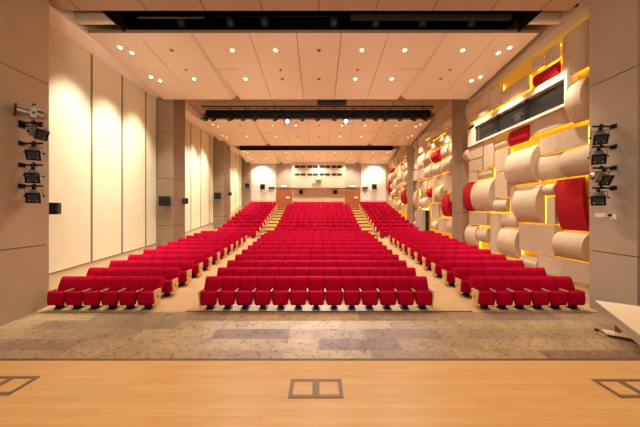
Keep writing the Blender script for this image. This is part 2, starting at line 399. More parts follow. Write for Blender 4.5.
for k, (a, b, z0, z1) in enumerate(CL):
    names = ['reflector nearest the stage', 'middle reflector', 'rearmost reflector']
    for r, fr in enumerate((.19, .60)):
        y = a + (b-a)*fr; z = z0+(z1-z0)*fr; tilt = math.atan2(z1-z0, b-a)
        xs = [(-8.32, 1, -.15), (-8.05, 1, .15), (-6.25, r, 0), (-3.68, 1, 0), (-1.84, 1-r, 0), (0, 0, 0), (1.82, 1, 0), (3.64, 1, 0), (6.1, 1-r, 0), (7.72, 1, .15), (7.98, 1, -.15)]
        for i, (x, on, dy) in enumerate(xs):
            downlight(x, y+dy, z+(dy*math.tan(tilt))-.004, tilt, on,
              '%s downlight in the %s, %s from the panelled wall, %s row' % ('lit' if on else 'unlit', names[k], ORD[i], 'front' if r == 0 else 'rear'), 'lamp_on' if k == 0 else 'lamp_dim')
        for x in (-3.68, 0, 3.64):
            spot(x, y, z-.06, E1*1.2, size=130, blend=.8)
        # wall washers
    # small vents / detectors
    y = a+(b-a)*.455; z = z0+(z1-z0)*.455
    for i, x in enumerate((-8.35, -6.3, -3.7, -1.82, 1.83, 3.66, 6.2, 7.9)):
        t = MB().tube((0, 0, -.02), (0, 0, .0), .06, 'lamp_off' if i in (1, 3, 4, 6) else 'cloud', 12).build('sprinkler')
        t.location = (x, y, z-.006); t.rotation_euler.x = math.atan2(z1-z0, b-a)
        tag(t, '%s round ceiling sprinkler cover in the %s, %s from the panelled wall' % ('dark' if i in (1, 3, 4, 6) else 'pale', names[k], ORD[i]), 'sprinkler', 'sprinkler covers in the ceiling reflectors')

for y, e in ((9.6, 1), (11.3, 1), (12.95, .9), (17.2, .9), (18.9, 1), (20.6, 1), (25.0, .9), (26.8, .8), (28.6, .8), (30.0, .6)):
    spot(-8.2, y, 9.3 if y < 18 or 20 < y < 23 else 9.2, 1450*e, (-9.15, y, 2.6), 70, 1, (.96, .97, .80), .25, 'wall_washer_beam')
for y, e in ((9.3, 1), (11.3, 1), (13.3, 1), (17.2, .9), (19.2, 1), (21.2, 1), (25.2, .8), (27.5, .7), (29.6, .6)):
    spot(7.75, y, 9.3 if y < 18 or 20 < y < 23 else 9.2, 900*e, (8.6, y, 4.2), 64, .75, (1, .88, .70), .05, 'wall_washer_beam')
for x in (-7.1, 6.9):
    spot(x, 30.3, 8.85, 500, (x, 31.5, 6.2), 120, 1, (1, .93, .80), .05, 'wall_washer_beam')
# ---------------------------------------------------------------- lighting trusses and fixtures
def fixture_parts(t, lit=None, scale=1.0, mbody='black', msil='silver', short=False):
    """spotlight under its clamp; origin = lamp body centre, beam towards -Y (local)"""
    s = scale; f = .12*s if short else .25*s
    MB().tube((0, .05*s, 0), (0, .20*s, 0), .10*s, mbody, 12).tube((0, .20*s, 0), (0, .27*s, 0), .10*s, mbody, 12, .06*s).box((-.11*s, -.05*s, -.11*s), (.11*s, .06*s, .11*s), mbody).build('lamp_housing', t)
    MB().tube((0, -.05*s, 0), (0, -f, 0), .085*s, mbody, 12).tube((0, -f+.01*s, 0), (0, -f-.03*s, 0), .10*s, mbody, 12).build('lens_tube', t)
    MB().box((-.135*s, -f-.07*s, -.135*s), (.135*s, -f-.04*s, -.09*s), 'black').box((-.135*s, -f-.07*s, .09*s), (.135*s, -f-.04*s, .135*s), 'black').box((-.135*s, -f-.07*s, -.09*s), (-.09*s, -f-.04*s, .09*s), 'black').box((.09*s, -f-.07*s, -.09*s), (.135*s, -f-.04*s, .09*s), 'black').tube((0, -f-.045*s, 0), (0, -f-.03*s, 0), .1*s, 'dark', 12).build('colour_frame', t)
    y = MB()
    for q in (-1, 1):
        y.box((q*.15*s, -.02*s, -.02*s), (q*.165*s, .02*s, .17*s), msil).box((q*.11*s, -.01*s, -.01*s), (q*.15*s, .01*s, .01*s), msil)
        y.tube((q*.165*s, 0, 0), (q*.19*s, 0, 0), .025*s, 'black', 8)
    y.box((-.165*s, -.02*s, .17*s), (.165*s, .02*s, .185*s), msil)
    y.build('yoke', t)
    MB().box((-.035*s, -.03*s, .185*s), (.035*s, .03*s, .27*s), 'black').build('clamp', t)
    if lit: MB().tube((0, -f-.075*s, 0), (0, -f-.08*s, 0), .10*s, lit, 14).build('lamp', t)

# main truss: px 203..432, d 17
t = thing('lighting_truss', 'long black lighting truss hanging behind the front ceiling reflector', 'lighting truss', (0, 17, 9.86))
m = MB(); Lx0, Lx1 = -7.75, 7.65
for (yy, zz) in ((-.2, 0), (.2, 0), (-.2, -.42), (.2, -.42)):
    m.tube((Lx0, yy, zz), (Lx1, yy, zz), .028, 'black', 8)
n = 26
for i in range(n):
    xa = Lx0+(Lx1-Lx0)*i/n; xb = Lx0+(Lx1-Lx0)*(i+1)/n
    for yy in (-.2, .2):
        m.tube((xa, yy, 0 if i % 2 else -.42), (xb, yy, -.42 if i % 2 else 0), .015, 'black', 6)
    m.tube((xa, -.2, 0), (xa, .2, 0), .015, 'black', 6)
m.build('lattice', t)
MB().box((Lx0, .24, -.48), (Lx1, .27, .06), 'void').build('masking_panel', t)
MB().tube((-7.95, 0, .20), (7.7, 0, .20), .045, 'black', 10).build('top_pipe', t)
for x in (-7.0, -5, -3, -1, 1, 3, 5, 7.0):
    MB().tube((x, 0, 0), (x, 0, .50), .015, 'black', 6).build('hanger', t)
k = 0
for px, on in ((206, 0), (214, 0), (231, 0), (243, 0), (255, 0), (276, 0), (288, 1), (302.5, 0), (318, 0), (334, 0), (345.5, 1), (364, 0), (375, 0), (385, 0), (400, 0), (413, 0), (425, 0)):
    x = (px-CX)*16.75/F; k += 1
    f = thing('stage_spotlight', '%s stage spotlight on the long black truss, %s from the panelled wall' % ('blue-white lit' if on else 'unlit black', ORD[k-1]),
              'stage light', (x, 16.8, 9.16), 0, 'spotlights along the truss')
    f.rotation_euler = (R(28), 0, R(-14 if (k % 3 == 0) else 10 if k % 3 == 1 else 0) if not on else 0)
    fixture_parts(f, 'blue_lamp' if on else None, 1.25 if on else .9, 'black', 'black')
    if on: f.location.z -= .12
    if on:
        spot(x, 16.2, 9.0, 8000, (x*.6, 8.2, .3), 24, 1, (.45, .60, 1), .08, 'blue_beam')
m = MB().box((-.85, -.15, -.16), (.85, .15, .16), 'black').box((-.85, -.165, -.02), (.0, -.15, .02), 'dark')
o = m.build('control_box'); o.location = (.75, 14.78, 9.42); tag(o, 'flat black box fixed under the rear edge of the front reflector', 'equipment box')
for nm, yy, zz, x0, x1, lab in (('lighting_bar', 26.2, 9.62, -8.3, 7.7, 'slim black lighting bar in the gap before the rearmost ceiling reflector'),):
    t = thing(nm, lab, 'lighting bar', (0, yy, zz))
    MB().tube((x0, 0, 0), (x1, 0, 0), .06, 'black', 10).build('pipe', t)
    MB().box((x0, .1, -.28), (x1, .16, .2), 'void').build('masking_panel', t)
    m = MB()
    for i in range(8):
        x = x0+1+i*(x1-x0-2)/7; m.tube((x, 0, 0), (x, 0, 10.36-zz), .02, 'black', 6)
    m.build('hangers', t)
# equipment seen in the first slot
t = thing('lighting_bar', 'black lighting bar inside the dark ceiling slot nearest the stage', 'lighting bar', (0, 10.3, 10.95))
MB().tube((-7.0, 0, 0), (7.6, 0, 0), .04, 'black', 8).build('pipe', t)
m = MB()
for i in range(9):
    x = -6.6+i*1.7; m.tube((x, 0, 0), (x, 0, .65), .018, 'black', 6)
m.build('hanger', t)
for i, x in enumerate((-5.6, -3.6, -2.2, .6, 2.3, 4.2, 6.2)):
    f = thing('stage_spotlight', 'dark stage spotlight in the front ceiling slot, %s from the panelled wall' % ORD[i], 'stage light', (x, 10.3, 10.65), 0, 'spotlights in the front ceiling slot')
    f.rotation_euler = (R(30), 0, R(20-7*i)); fixture_parts(f, None, 1.0, 'dark', 'black')
for x0, x1 in ((-7.5, 7.7),):
    struct(MB().box((x0-.05, 8.72, 9.93), (x0, 9.75, 11.5), 'void').box((x1, 8.72, 9.93), (x1+.05, 9.75, 11.5), 'void').build('ceiling_slot_side'))

t = thing('cable_tray', 'long dark cable tray in the front ceiling slot with a pale metal rail', 'cable tray', (0, 9.6, 10.3))
MB().box((1.2, -.08, 0), (7.3, .08, .14), 'dark').build('tray', t)
MB().box((-6.9, -.05, .02), (-4.35, .0, .06), 'silver').build('rail', t)
for x in (-6.8, -4.45, 1.4, 4.2, 7.1): MB().tube((x, 0, .05), (x, 0, 1.3), .015, 'black', 6).build('hanger', t)
# ladder fixtures on the front piers
def pier_light(side, px, py, arm, rz, tiltx, idx, lab, silver=False, d=7.2, s=1.08):
    x = (px-CX)*d/F; z = EYE+(CY-py)*d/F; za = EYE+(CY-arm)*d/F
    wall = 'panelled wall' if side < 0 else 'sculpted wall'
    f = thing('stage_spotlight', lab, 'stage light', (x, d, z), 0, 'spotlights on the %s pier' % wall)
    f.rotation_euler = (tiltx, 0, rz); fixture_parts(f, None, s, 'silver', 'silver', not silver)
    MB().box((-.08*s, -.02*s, .112*s), (.08*s, .18*s, .14*s), 'silver').build('heat_shield', f)
    xw = -8.5 if side < 0 else 8.42
    b = thing('wall_bracket', 'black pipe bracket, %s from the top of those on the %s pier' % (ORD[idx], wall), 'bracket', (xw, d, za), 0, 'pipe brackets on the %s pier' % wall)
    q = -side
    MB().tube((0, 0, 0), (q*.60, 0, 0), .026, 'black', 10).tube((q*.36, 0, .0), (q*.36, 0, .07), .03, 'black', 8).tube((q*.36, -.06, 0), (q*.36, .06, 0), .035, 'black', 8).build('pipe', b)
    MB().box((0 if q > 0 else -.03, -.08, -.06), (.03 if q > 0 else 0, .08, .06), 'black').build('wall_plate', b)
LV = [(33, 114, 123, R(-38), R(-4), 1), (37, 133, 126, R(80), R(20), 0), (34.5, 153, 143.5, R(40), R(30), 0), (34, 176, 165, R(38), R(24), 0), (34.5, 196, 186, R(40), R(20), 0)]
for i, (px, py, arm, rz, tx, sv) in enumerate(LV):
    pier_light(-1, px, py, arm, rz, tx, i, ['topmost spotlight of the panelled wall pier, silver barrel turned sideways', 'second spotlight from the top on the panelled wall pier',
      'middle spotlight on the panelled wall pier', 'fourth spotlight from the top on the panelled wall pier', 'lowest spotlight on the panelled wall pier'][i], sv)
RV = [(599, 137, 126.5, R(-36), R(34)), (598, 157, 147, R(-42), R(30)), (600, 178, 168, R(-5), R(28)), (598.5, 198, 188, R(-50), R(26))]
for i, (px, py, arm, rz, tx) in enumerate(RV):
    pier_light(1, px, py, arm, rz, tx, i, ['topmost spotlight on the sculpted wall pier', 'second spotlight from the top on the sculpted wall pier',
      'third spotlight on the sculpted wall pier, turned sideways', 'lowest spotlight on the sculpted wall pier'][i])
t = thing('wall_camera', 'small white camera on an arm below the spotlights of the sculpted wall pier', 'camera', (8.42, 7.2, 2.83))
MB().tube((0, 0, 0), (-.35, 0, 0), .02, 'white', 8).box((-.03, -.07, -.07), (0, .07, .07), 'white').build('arm', t)
MB().box((-.42, -.16, .0), (-.22, .10, .11), 'white').build('camera_body', t)
MB().tube((-.32, -.16, .055), (-.32, -.21, .055), .04, 'dark', 10).build('lens', t)

# ---------------------------------------------------------------- wall speakers
def speaker(x, y, z, w_, h_, rz, lab, grp='wall speakers', name='wall_speaker'):
    t = thing(name, lab, 'speaker', (x, y, z), rz, grp)
    rbox((-w_/2, -.16, -h_/2), (w_/2, .10, h_/2), 'dark', .02, 2).build('cabinet', t)
    MB().box((-w_/2+.025, -.172, -h_/2+.025), (w_/2-.025, -.161, h_/2-.025), 'black').build('grille', t)
    MB().box((-.03, .10, -.05), (.03, .22, .05), 'black').build('bracket', t)
    return t
speaker(-8.72, 8.15, 3.08, .52, .38, R(25), 'black wall speaker just behind the front pier of the panelled wall')
speaker(-8.85, 14.45, 3.57, .58, .56, R(25), 'black wall speaker on the stage side of the second panelled wall pier')
speaker(-8.36, 16.1-.4, 3.62, .22, .36, R(90), 'small black speaker on the aisle face of the second panelled wall pier')
speaker(-9.0, 22.35, 4.35, .55, .55, R(25), 'black wall speaker on the stage side of the third panelled wall pier')
speaker(-8.36, 23.9-.3, 4.6, .22, .30, R(90), 'small black speaker on the aisle face of the third panelled wall pier')
speaker(-8.75, 30.65, 6.1, .5, .5, R(20), 'black wall speaker beside the rearmost panelled wall pier')
for px, lab in ((262.7, 'square black speaker on the back wall at the panelled wall end'), (374.2, 'square black speaker on the back wall at the sculpted wall end')):
    x, z = bp(px, 186.8, BW-.2); speaker(x, BW-.24, z, .55, .6, 0, lab, 'speakers on the back wall')
for px, lab in ((300.9, 'black speaker under the projection windows, nearer the panelled wall'), (335.3, 'black speaker under the projection windows, nearer the sculpted wall')):
    x, z = bp(px, 192, BW-.3); speaker(x, BW-.12, z, .48, .5, 0, lab, 'speakers below the projection windows')
for px, lab in ((271.4, 'flat black shelf box on the back wall by the panelled side door'), (364.9, 'flat black shelf box on the back wall by the sculpted side door')):
    x, z = bp(px, 187.9, BW-.2)
    t = thing('wall_shelf_box', lab, 'equipment box', (x, BW-.02, z), 0, 'flat boxes on the back wall')
    MB().box((-.35, -.3, -.12), (.35, 0, .12), 'dark').build('case', t)
    MB().box((-.35, -.302, -.02), (.35, -.30, .0), 'silver').build('strip', t)
    MB().box((-.3, -.04, -.5), (-.24, 0, -.12), 'silver').box((.24, -.04, -.5), (.3, 0, -.12), 'silver').build('bracket', t)
# projector & little camera on the projection room front
x, z = bp(318.5, 178.8, BW-.9)
t = thing('projector', 'white projector hanging on the wall beneath the projection windows', 'projector', (x, BW-.7, z))
MB().box((-.28, -.45, -.14), (.28, -.1, .12), 'white').box((-.32, -.1, .05), (.32, 0, .2), 'dark').build('case', t)
MB().tube((.08, -.45, 0), (.08, -.50, 0), .07, 'black', 12).build('lens', t)
x, z = bp(313.4, 184, BW-.8)
o = MB().box((-.08, -.2, -.06), (.08, 0, .08), 'dark').tube((0, -.2, .01), (0, -.26, .01), .04, 'black', 8).build('security_camera'); o.location = (x, BW-.7, z)
tag(o, 'tiny dark camera on the wall below the projector', 'camera')

# ---------------------------------------------------------------- control window and door in the sculpted wall
def wy(px, x=XR): return x*F/(px-CX)
bz0, bz1, by0, by1 = 6.66, 7.88, 8.70, 14.5
t = MB(); pr = .34
t.prism([(XR-pr, bz1-.24), (XR-pr, bz1-.02), (XR, bz1+.18), (XR, bz1-.24)], 1, by0, by1, 'cloud').box((XR-pr, by0, bz0), (XR, by1, bz0+.10), 'cloud')
t.box((XR-pr, by0, bz0+.1), (XR, by0+.10, bz1-.24), 'cloud').box((XR-pr, by1-.6, bz0+.1), (XR, by1, bz1-.1), 'cloud')
wb = struct(t.build('window_9'))
t = MB().box((XR-.05, by0+.1, bz0+.1), (XR-.01, by1-.6, bz1-.1), 'booth_in'); t.build('booth_back', wb)
for i in range(3):
    a = by0+.12+i*(by1-.6-by0-.12)/3; b_ = by0+.12+(i+1)*(by1-.6-by0-.12)/3 - .04
    f = MB().box((XR-.26, a, bz0+.1), (XR-.22, a+.05, bz1-.1), 'black').box((XR-.26, b_-.05, bz0+.1), (XR-.22, b_, bz1-.1), 'black').box((XR-.26, a, bz0+.1), (XR-.22, b_, bz0+.17), 'black').box((XR-.26, a, bz1-.17), (XR-.22, b_, bz1-.1), 'black').build('window_frame', wb)
    MB().box((XR-.245, a+.05, bz0+.17), (XR-.24, b_-.05, bz1-.17), 'glass').build('window_pane', wb)
t = thing('follow_spotlight', 'grey equipment standing behind the glass of the control window', 'stage light', (XR-.13, 11.0, bz0+.1))
MB().box((-.06, -.5, .0), (.06, .5, .22), 'dark').build('cabinet', t)
MB().box((-.05, -.1, .22), (.05, .25, .55), 'silver').tube((0, -.2, .4), (0, .35, .46), .05, 'silver', 10).build('lamp_housing', t)
# vestibule door on the cross aisle
v = struct(MB().box((8.30, 20.25, .81), (8.84, 21.7, 3.15), 'taupe_r').build('door_3'))
MB().box((8.55, 20.22, .81), (8.80, 20.248, 3.0), 'black').build('door_leaf', v)
MB().box((8.29, 20.21, 3.10), (8.84, 20.245, 3.16), 'exit').build('door_lamp', v)

# ---------------------------------------------------------------- sculpted wall tiles
TN = [0]
def tile(y0, y1, z0, z1, style, bulge, col, lab, grp, base=.16, lean=0, led=True):
    """y0 near, y1 far, heights, style V (bulges along the height), H (bulges along the length), F flat"""
    y0 += .02; y1 -= .02; z0 += .014; z1 -= .014
    L, H = y1-y0, z1-z0
    t = thing('acoustic_panel', lab, 'acoustic panel', (XR, y0, z0), 0, grp)
    random.seed(TN[0]+5)
    n = 14 if style != 'F' else 1
    bk = .09
    prof = []
    S = H if style != 'H' else L
    for i in range(n+1):
        s = i/n
        if style == 'F': off = base
        else: off = base*.6 + bulge*(max(0, 1-(2*s-1)**2))**.75
        prof.append((s*S, -max(off, bk+.03)))
    outline = [(0, -bk)] + prof + [(S, -bk)]
    m = MB()
    if style != 'H':    # outline in (x,z), extrude along y
        m.prism([(q, p) for p, q in outline], 1, 0, L, col)
    else:
        m.prism([(q, p) for p, q in outline], 2, 0, H, col)
    me = m.build('face', t)
    if lean:
        for vv in me.data.vertices: vv.co.y += lean*(vv.co.z/H-.5); vv.co.x += 0
    # bevel the hard edges a little
    if led:
        i_ = .03; w_ = .025; q = MB(); rr = random.random()
        q.box((-bk+.002, i_, i_), (-.03, L-i_, i_+w_), 'led')
        if rr < .45: q.box((-bk+.002, i_, i_+w_), (-.03, i_+w_, H-i_-w_), 'led')
        elif rr < .6: q.box((-bk+.002, i_, H-i_-w_), (-.03, L-i_, H-i_), 'led')
        q.build('light_strip', t)
    MB().box((-.09, L*.4, H*.4), (0, L*.6, H*.6), 'black').build('mount', t)
    TN[0] += 1
    return t
# (px far, px near, y top near, y bottom near, style, bulge, colour, words)
T1 = [
 (466, 488, 93, 106.5, 'V', .18, 'c', 'rounded panel at the top, next to the second pier'),
 (466, 488, 107, 113.5, 'F', .10, 'c', 'long low panel above the far end of the control window'),
 (489, 499.5, 83, 111, 'F', .1, 'c', 'narrow upright panel in the top row above the control window'),
 (501, 528, 73, 92, 'V', .12, 'c', 'broad panel lit from below, above the control window middle'),
 (533, 558.5, 59.5, 73, 'V', .12, 'r', 'panel above the near half of the control window'),
 (542, 558.5, 42, 58, 'H', .08, 'c', 'small panel just over the upper red panel'),
 (531, 541, 54, 66, 'F', .0, 'c', 'smallest panel in the top row, left of the upper red panel'),
 (560, 583, 22, 60, 'H', .12, 'c', 'large square panel in the topmost corner by the front pier'),
 (567.5, 585, 74, 119, 'V', .34, 'c', 'tall bulging panel hugging the near end of the control window'),
 (528.5, 573, 103.5, 120.5, 'H', .08, 'c', 'long smooth panel directly under the control window'),
 (508.5, 527.5, 125, 139.5, 'V', .10, 'r', 'small panel directly under the control window'),
 (537, 586, 124, 143.5, 'H', .10, 'c', 'widest panel, two below the tall bulging one'),
 (505, 535, 144, 182, 'V', .36, 'c', 'largest bulging panel, just below the small red one'),
 (543, 560.5, 155, 177, 'V', .12, 'c', 'square panel with round shoulder above the big red panel'),
 (561.5, 586, 148, 170, 'V', .30, 'c', 'bulging panel right above the big red panel by the pier'),
 (555.5, 585, 176, 231, 'V', .14, 'R', 'tallest and largest panel, near the front pier'),
 (515, 541, 183, 223, 'V', .36, 'c', 'second large bulging panel, below the largest one'),
 (541.5, 555, 183, 194.5, 'V', .16, 'c', 'small bulging panel between the second large bulge and big red panel'),
 (545, 555, 197, 224, 'F', .1, 'c', 'narrow upright panel touching the big red panel'),
 (520.5, 553, 228, 256, 'F', .1, 'c', 'large flat square panel in the lower part'),
 (554.5, 586, 235, 261, 'V', .30, 'c', 'barrel shaped panel below the big red panel'),
 (539, 587, 264, 281, 'F', .1, 'c', 'lowest long panel behind the front seats'),
 (518.5, 538, 258, 272, 'V', .14, 'c', 'low panel tucked under the large flat square one'),
 (499, 518.5, 229, 260, 'V', .30, 'c', 'tall barrel panel beside the large flat square one'),
 (488, 500, 213, 253, 'H', .16, 'c', 'tall slim rounded column panel'),
 (501, 517.5, 213, 224, 'V', .12, 'c', 'low wide panel over the tall barrel panel'),
 (469, 486, 212, 225, 'F', .1, 'c', 'flat block panel below the big beige bulge by the second pier'),
 (466, 476.5, 227, 248, 'V', .26, 'c', 'lowest bulging panel next to the second pier'),
 (477.5, 487.5, 228, 243, 'V', .2, 'c', 'small bulge between the column panel and the lowest far bulge'),
 (473.5, 491.5, 178, 211, 'V', .34, 'c', 'big bulging panel next to the upright red one'),
 (464.5, 473, 181, 211, 'V', .30, 'r', 'upright bulging panel against the second pier'),
 (494, 508, 198.5, 210, 'V', .2, 'c', 'short rounded panel right of the big far bulge'),
 (493.5, 508, 170, 196.5, 'F', .1, 'c', 'plain upright panel right of the big far bulge'),
 (508.5, 514.5, 185, 212, 'H', .06, 'c', 'very narrow upright panel left of the second large bulge'),
 (477.5, 492.5, 166, 177, 'V', .1, 'c', 'flat low panel over the big far bulge'),
 (467.5, 477, 170, 180, 'F', .1, 'c', 'small block panel over the upright red one'),
 (482, 493, 139, 165, 'F', .14, 'c', 'upright panel just under the far end of the control window'),
 (468, 481.5, 157, 169, 'F', .1, 'c', 'small square panel, third under the window far corner'),
 (470, 481.5, 145.5, 156, 'F', .06, 'c', 'small square panel, second under the window far corner'),
 (493.5, 507.5, 147, 169, 'F', .12, 'c', 'upright panel left of the largest bulge'),
 (493.5, 508, 135.5, 146, 'V', .1, 'c', 'low panel left of the small red one'),
 (464.3, 469, 131, 158, 'V', .3, 'c', 'slim bulge at the edge of the second pier'),
]
rects = []
for (pf, pn, yt, yb, st, bu, c, words) in T1:
    xx = XR-({'F': .26}.get(st, .14)+bu*.5)
    y0 = wy(pn, xx); y1 = wy(pf, xx) if pf > 464.8 else 14.9
    y0 = max(y0, 7.9)
    z1 = EYE+(CY-yt)*y0/F; z0 = EYE+(CY-yb)*y0/F
    if yb > 120: z0 -= .03
    if z1 < bz0+.2 and z1 > bz0-.25: z1 = min(z1, bz0-.0)
    base = {'F': .26}.get(st, .2)
    col = 'cream_panel' if c == 'c' else 'red_panel'
    # label: colour + words
    lab = ('red ' if c != 'c' else 'cream ')+words
    rects.append([y0, min(y1, 14.93), z0, z1, st, bu, col, lab, base, .18 if c == 'R' else 0])
for _ in range(3):
    for i, p in enumerate(rects):
        for q in rects[i+1:]:
            dy = min(p[1], q[1])-max(p[0], q[0]); dz = min(p[3], q[3])-max(p[2], q[2])
            if dy > 0 and dz > 0:
                if dy <= dz:
                    lo, hi = (p, q) if p[0]+p[1] < q[0]+q[1] else (q, p)
                    mid = (lo[1]+hi[0])/2; lo[1] = hi[0] = mid
                else:
                    lo, hi = (p, q) if p[2]+p[3] < q[2]+q[3] else (q, p)
                    mid = (lo[3]+hi[2])/2; lo[3] = hi[2] = mid
random.seed(4)
skip = {(i, k) for i in range(len(rects)) for k in range(4) if random.random() < (.22, .22, .34, .15)[k]}
for _ in range(14):
    for i, p in enumerate(rects):
        if p[9]: continue
        for k in range(4):
            if (i, k) in skip: continue
            q = list(p); q[k] += (-.02, .02, -.02, .02)[k]
            if q[0] < 7.9 or q[1] > 14.93 or q[3] > 9.5 or q[2] < 0.6: continue
            g_ = .012
            if q[3] > bz0-.02 and q[2] < bz1+.2 and q[1] > by0-.2 and q[0] < by1 and not (q[0] < by0-.3): 
                if p[3] <= bz0 or p[2] >= bz1: continue
            if any(o is not p and min(q[1], o[1])-max(q[0], o[0]) > -g_ and min(q[3], o[3])-max(q[2], o[2]) > -g_ for o in rects): continue
            p[k] = q[k]
for (y0, y1, z0, z1, st, bu, col, lab, base, lean) in rects:
    # nothing may cover the control window
    if y1 > by0 and y0 < by1 and z1 > bz0 and z0 < bz1+.1 and y0 > by0-.2:
        if (z0+z1)/2 < (bz0+bz1)/2: z1 = bz0-.01
        else: z0 = bz1+.19
    tile(y0, y1, z0, z1, st, bu, col, lab, 'sculpted panels between the front and second piers', base, lean=lean)

random.seed(11)
def split(y0, y1, z0, z1, out, depth=0):
    L, H = y1-y0, z1-z0
    mx = 1.55
    if (L > mx or H > mx) or (depth < 2):
        if (L > H) or (L > mx and random.random() < .4):
            c = y0+L*random.uniform(.36, .64); split(y0, c, z0, z1, out, depth+1); split(c, y1, z0, z1, out, depth+1)
        else:
            c = z0+H*random.uniform(.36, .64); split(y0, y1, z0, c, out, depth+1); split(y0, y1, c, z1, out, depth+1)
    else: out.append((y0, y1, z0, z1))
def region(y0, y1, z0, z1, reds, where, avoid=None):
    out = []; split(y0, y1, z0, z1, out)
    reds_ = []
    for px0, px1, t_, b_ in reds:
        xr = XR-.3; ya, yb = max(wy(px1, xr), y0), min(wy(px0, xr), y1)
        if yb-ya < .8: ya = max(y0, yb-.9)
        reds_.append((ya, yb, EYE+(CY-b_)*ya/F, EYE+(CY-t_)*ya/F))
    o2 = []
    for r in out:
        r = list(r)
        for q in reds_:
            dy = min(r[1], q[1])-max(r[0], q[0]); dz = min(r[3], q[3])-max(r[2], q[2])
            if dy > 0 and dz > 0:
                opts = [(q[0]-r[0], 1, q[0]), (r[1]-q[1], 0, q[1]), (q[2]-r[2], 3, q[2]), (r[3]-q[3], 2, q[3])]
                o = max(opts); r[o[1]] = o[2]
        if r[1]-r[0] > .22 and r[3]-r[2] > .22: o2.append(tuple(r))
    out = o2+reds_
    out.sort(key=lambda r: (round(r[2]/1.2), r[0]))
    lvl = {}
    for (a, b, c, d) in out:
        if avoid and b > avoid[0] and a < avoid[1] and c < avoid[2]:
            if a < avoid[0] - .5: b = avoid[0]
            elif b > avoid[1]+.5: a = avoid[1]
            elif d > avoid[2]+.5: c = avoid[2]
            else: continue
        isred = (a, b, c, d) in reds_
        a += random.uniform(0, .05); b -= random.uniform(0, .06); c += random.uniform(.01, .07); d -= random.uniform(0, .03)
        L, H = b-a, d-c
        st = random.choice('VVVHF') if min(L, H) > .55 else random.choice('FHV')
        bu = random.uniform(.12, .36) if st != 'F' else 0
        if isred: st = 'V'; bu = .3
        k = round(c/1.2); lvl[k] = lvl.get(k, 0)+1
        lev = sorted({round(r[2]/1.2) for r in out}).index(k)
        size = 'large' if L*H > 1.4 else 'small' if L*H < .7 else 'medium'
        shape = {'V': 'bulging', 'H': 'rounded', 'F': 'flat'}[st]
        lab = '%s %s %s panel %s, %s level up, %s along' % (size, 'red' if isred else 'cream', shape, where, ORD[lev], ORD[lvl[k]-1])
        tile(a, b, c, d, st, bu, 'red_panel' if isred else 'cream_panel', lab, 'sculpted panels '+where, random.uniform(.14, .3))
region(16.15, 22.75, 1.5, 9.45, [(432, 439.6, 147, 161), (427, 431.5, 186.5, 198), (442.4, 450, 194, 218), (411.5, 417, 189, 209)], 'between the second and third piers', (19.6, 22.0, 3.25))
region(24.35, 31.3, 3.0, 9.4, [(386, 390, 179, 195.6), (402, 406, 188.5, 204.5), (390, 393.5, 167, 172)], 'beyond the third pier')

# ---------------------------------------------------------------- seats
PX = .545
def seat_meshes():
    def cush(x, y, z):
        t = (z-.14)/.39; u = x/.245
        f = -.035*(1-u*u*.6)*(1-(2*t-1)**2*.6) if y < .03 else 0
        nar = 1-.35*max(0, .5-t)
        return (x*nar, y+f+.05*(t-.5)-.02*(t > .95), z - .012*u*u*(t < .2))
    c = rbox((-.26, -.03, .145), (.26, .09, .55), 'red', .035, 3, 3, cush)
    def back(x, y, z):
        t = (z-.45)/.42; u = x/.268
        f = 0
        return (x*(1+.004*t), y+.16*t+f+(.02*math.sin(t*3.1) if y > .24 else -.015*math.sin(t*3.1)), z)
    b = rbox((-.2705, .18, .42), (.2705, .27, .88), 'red', .014, 2, 3, back)
    p = MB().box((-.075, .04, .01), (.075, .18, .24), 'black').box((-.12, .0, 0), (.12, .24, .014), 'black').box((-.10, .09, .22), (.10, .18, .30), 'black')
    a = rbox((-.020, -.10, .535), (.020, .19, .562), 'pale_wood', .008, 2)
    s = MB().prism([(.03, .22), (.15, .22), (.18, .535), (.0, .535)], 0, -.011, .011, 'dark')
    e = MB().prism([(-.06, .06), (.12, .06), (.20, .53), (.18, .575), (-.13, .575), (-.13, .53)], 0, -.02, .02, 'oak_side')
    n = MB().tube((.021, .03, .36), (.027, .03, .36), .035, 'black', 12)
    n2 = MB().tube((-.021, .03, .36), (-.027, .03, .36), .035, 'black', 12)
    return c, b, p, a, s, e, n, n2
c_, b_m, p_, a_m, s_, e_, n_, n2_ = seat_meshes()
me_c, me_b = c_.mesh('seat_cushion', True), b_m.mesh('backrest', True)
me_p, me_a, me_s, me_e, me_n, me_n2 = p_.mesh('pedestal'), a_m.mesh('armrest'), s_.mesh('arm_support'), e_.mesh('aisle_panel'), n_.mesh('aisle_light'), n2_.mesh('aisle_light')
def child(name, me, par, x=0):
    o = bpy.data.objects.new(name, me); C.objects.link(o); o.parent = par; o.location.x = x; return o
def make_seat(kind):
    """kind: 'mid' armrest towards +x; 'first' armrests both sides; 'endpos'/'endneg' oak aisle panel on that side"""
    t = thing('theatre_seat', 'x', 'seat')
    child('seat', me_c, t).location.y = -.09; child('backrest', me_b, t); child('pedestal', me_p, t).location.y = -.08
    def arm(x):
        a = child('armrest', me_a, t, x); child('arm_support', me_s, t, x)
    h = PX/2
    if kind == 'mid': arm(h)
    if kind == 'first': arm(-h); arm(h)
    if kind == 'endpos':
        e = child('aisle_panel', me_e, t, h); e['label'] = 'pale oak end panel'; child('aisle_light', me_n, e)
    if kind == 'endneg':
        e = child('aisle_panel', me_e, t, -h); e['label'] = 'pale oak end panel'; child('aisle_light', me_n2, e); arm(h)
    return t
protos = {}
def put(kind, x, y, z, lab, grp, rx=0):
    if kind not in protos: protos[kind] = o = make_seat(kind)
    else: o = dup(protos[kind])
    o.location = (x, y, z); o['label'] = lab; o['group'] = grp
    return o
rowsL = [(7.74+.95*k, None) for k in range(11)]
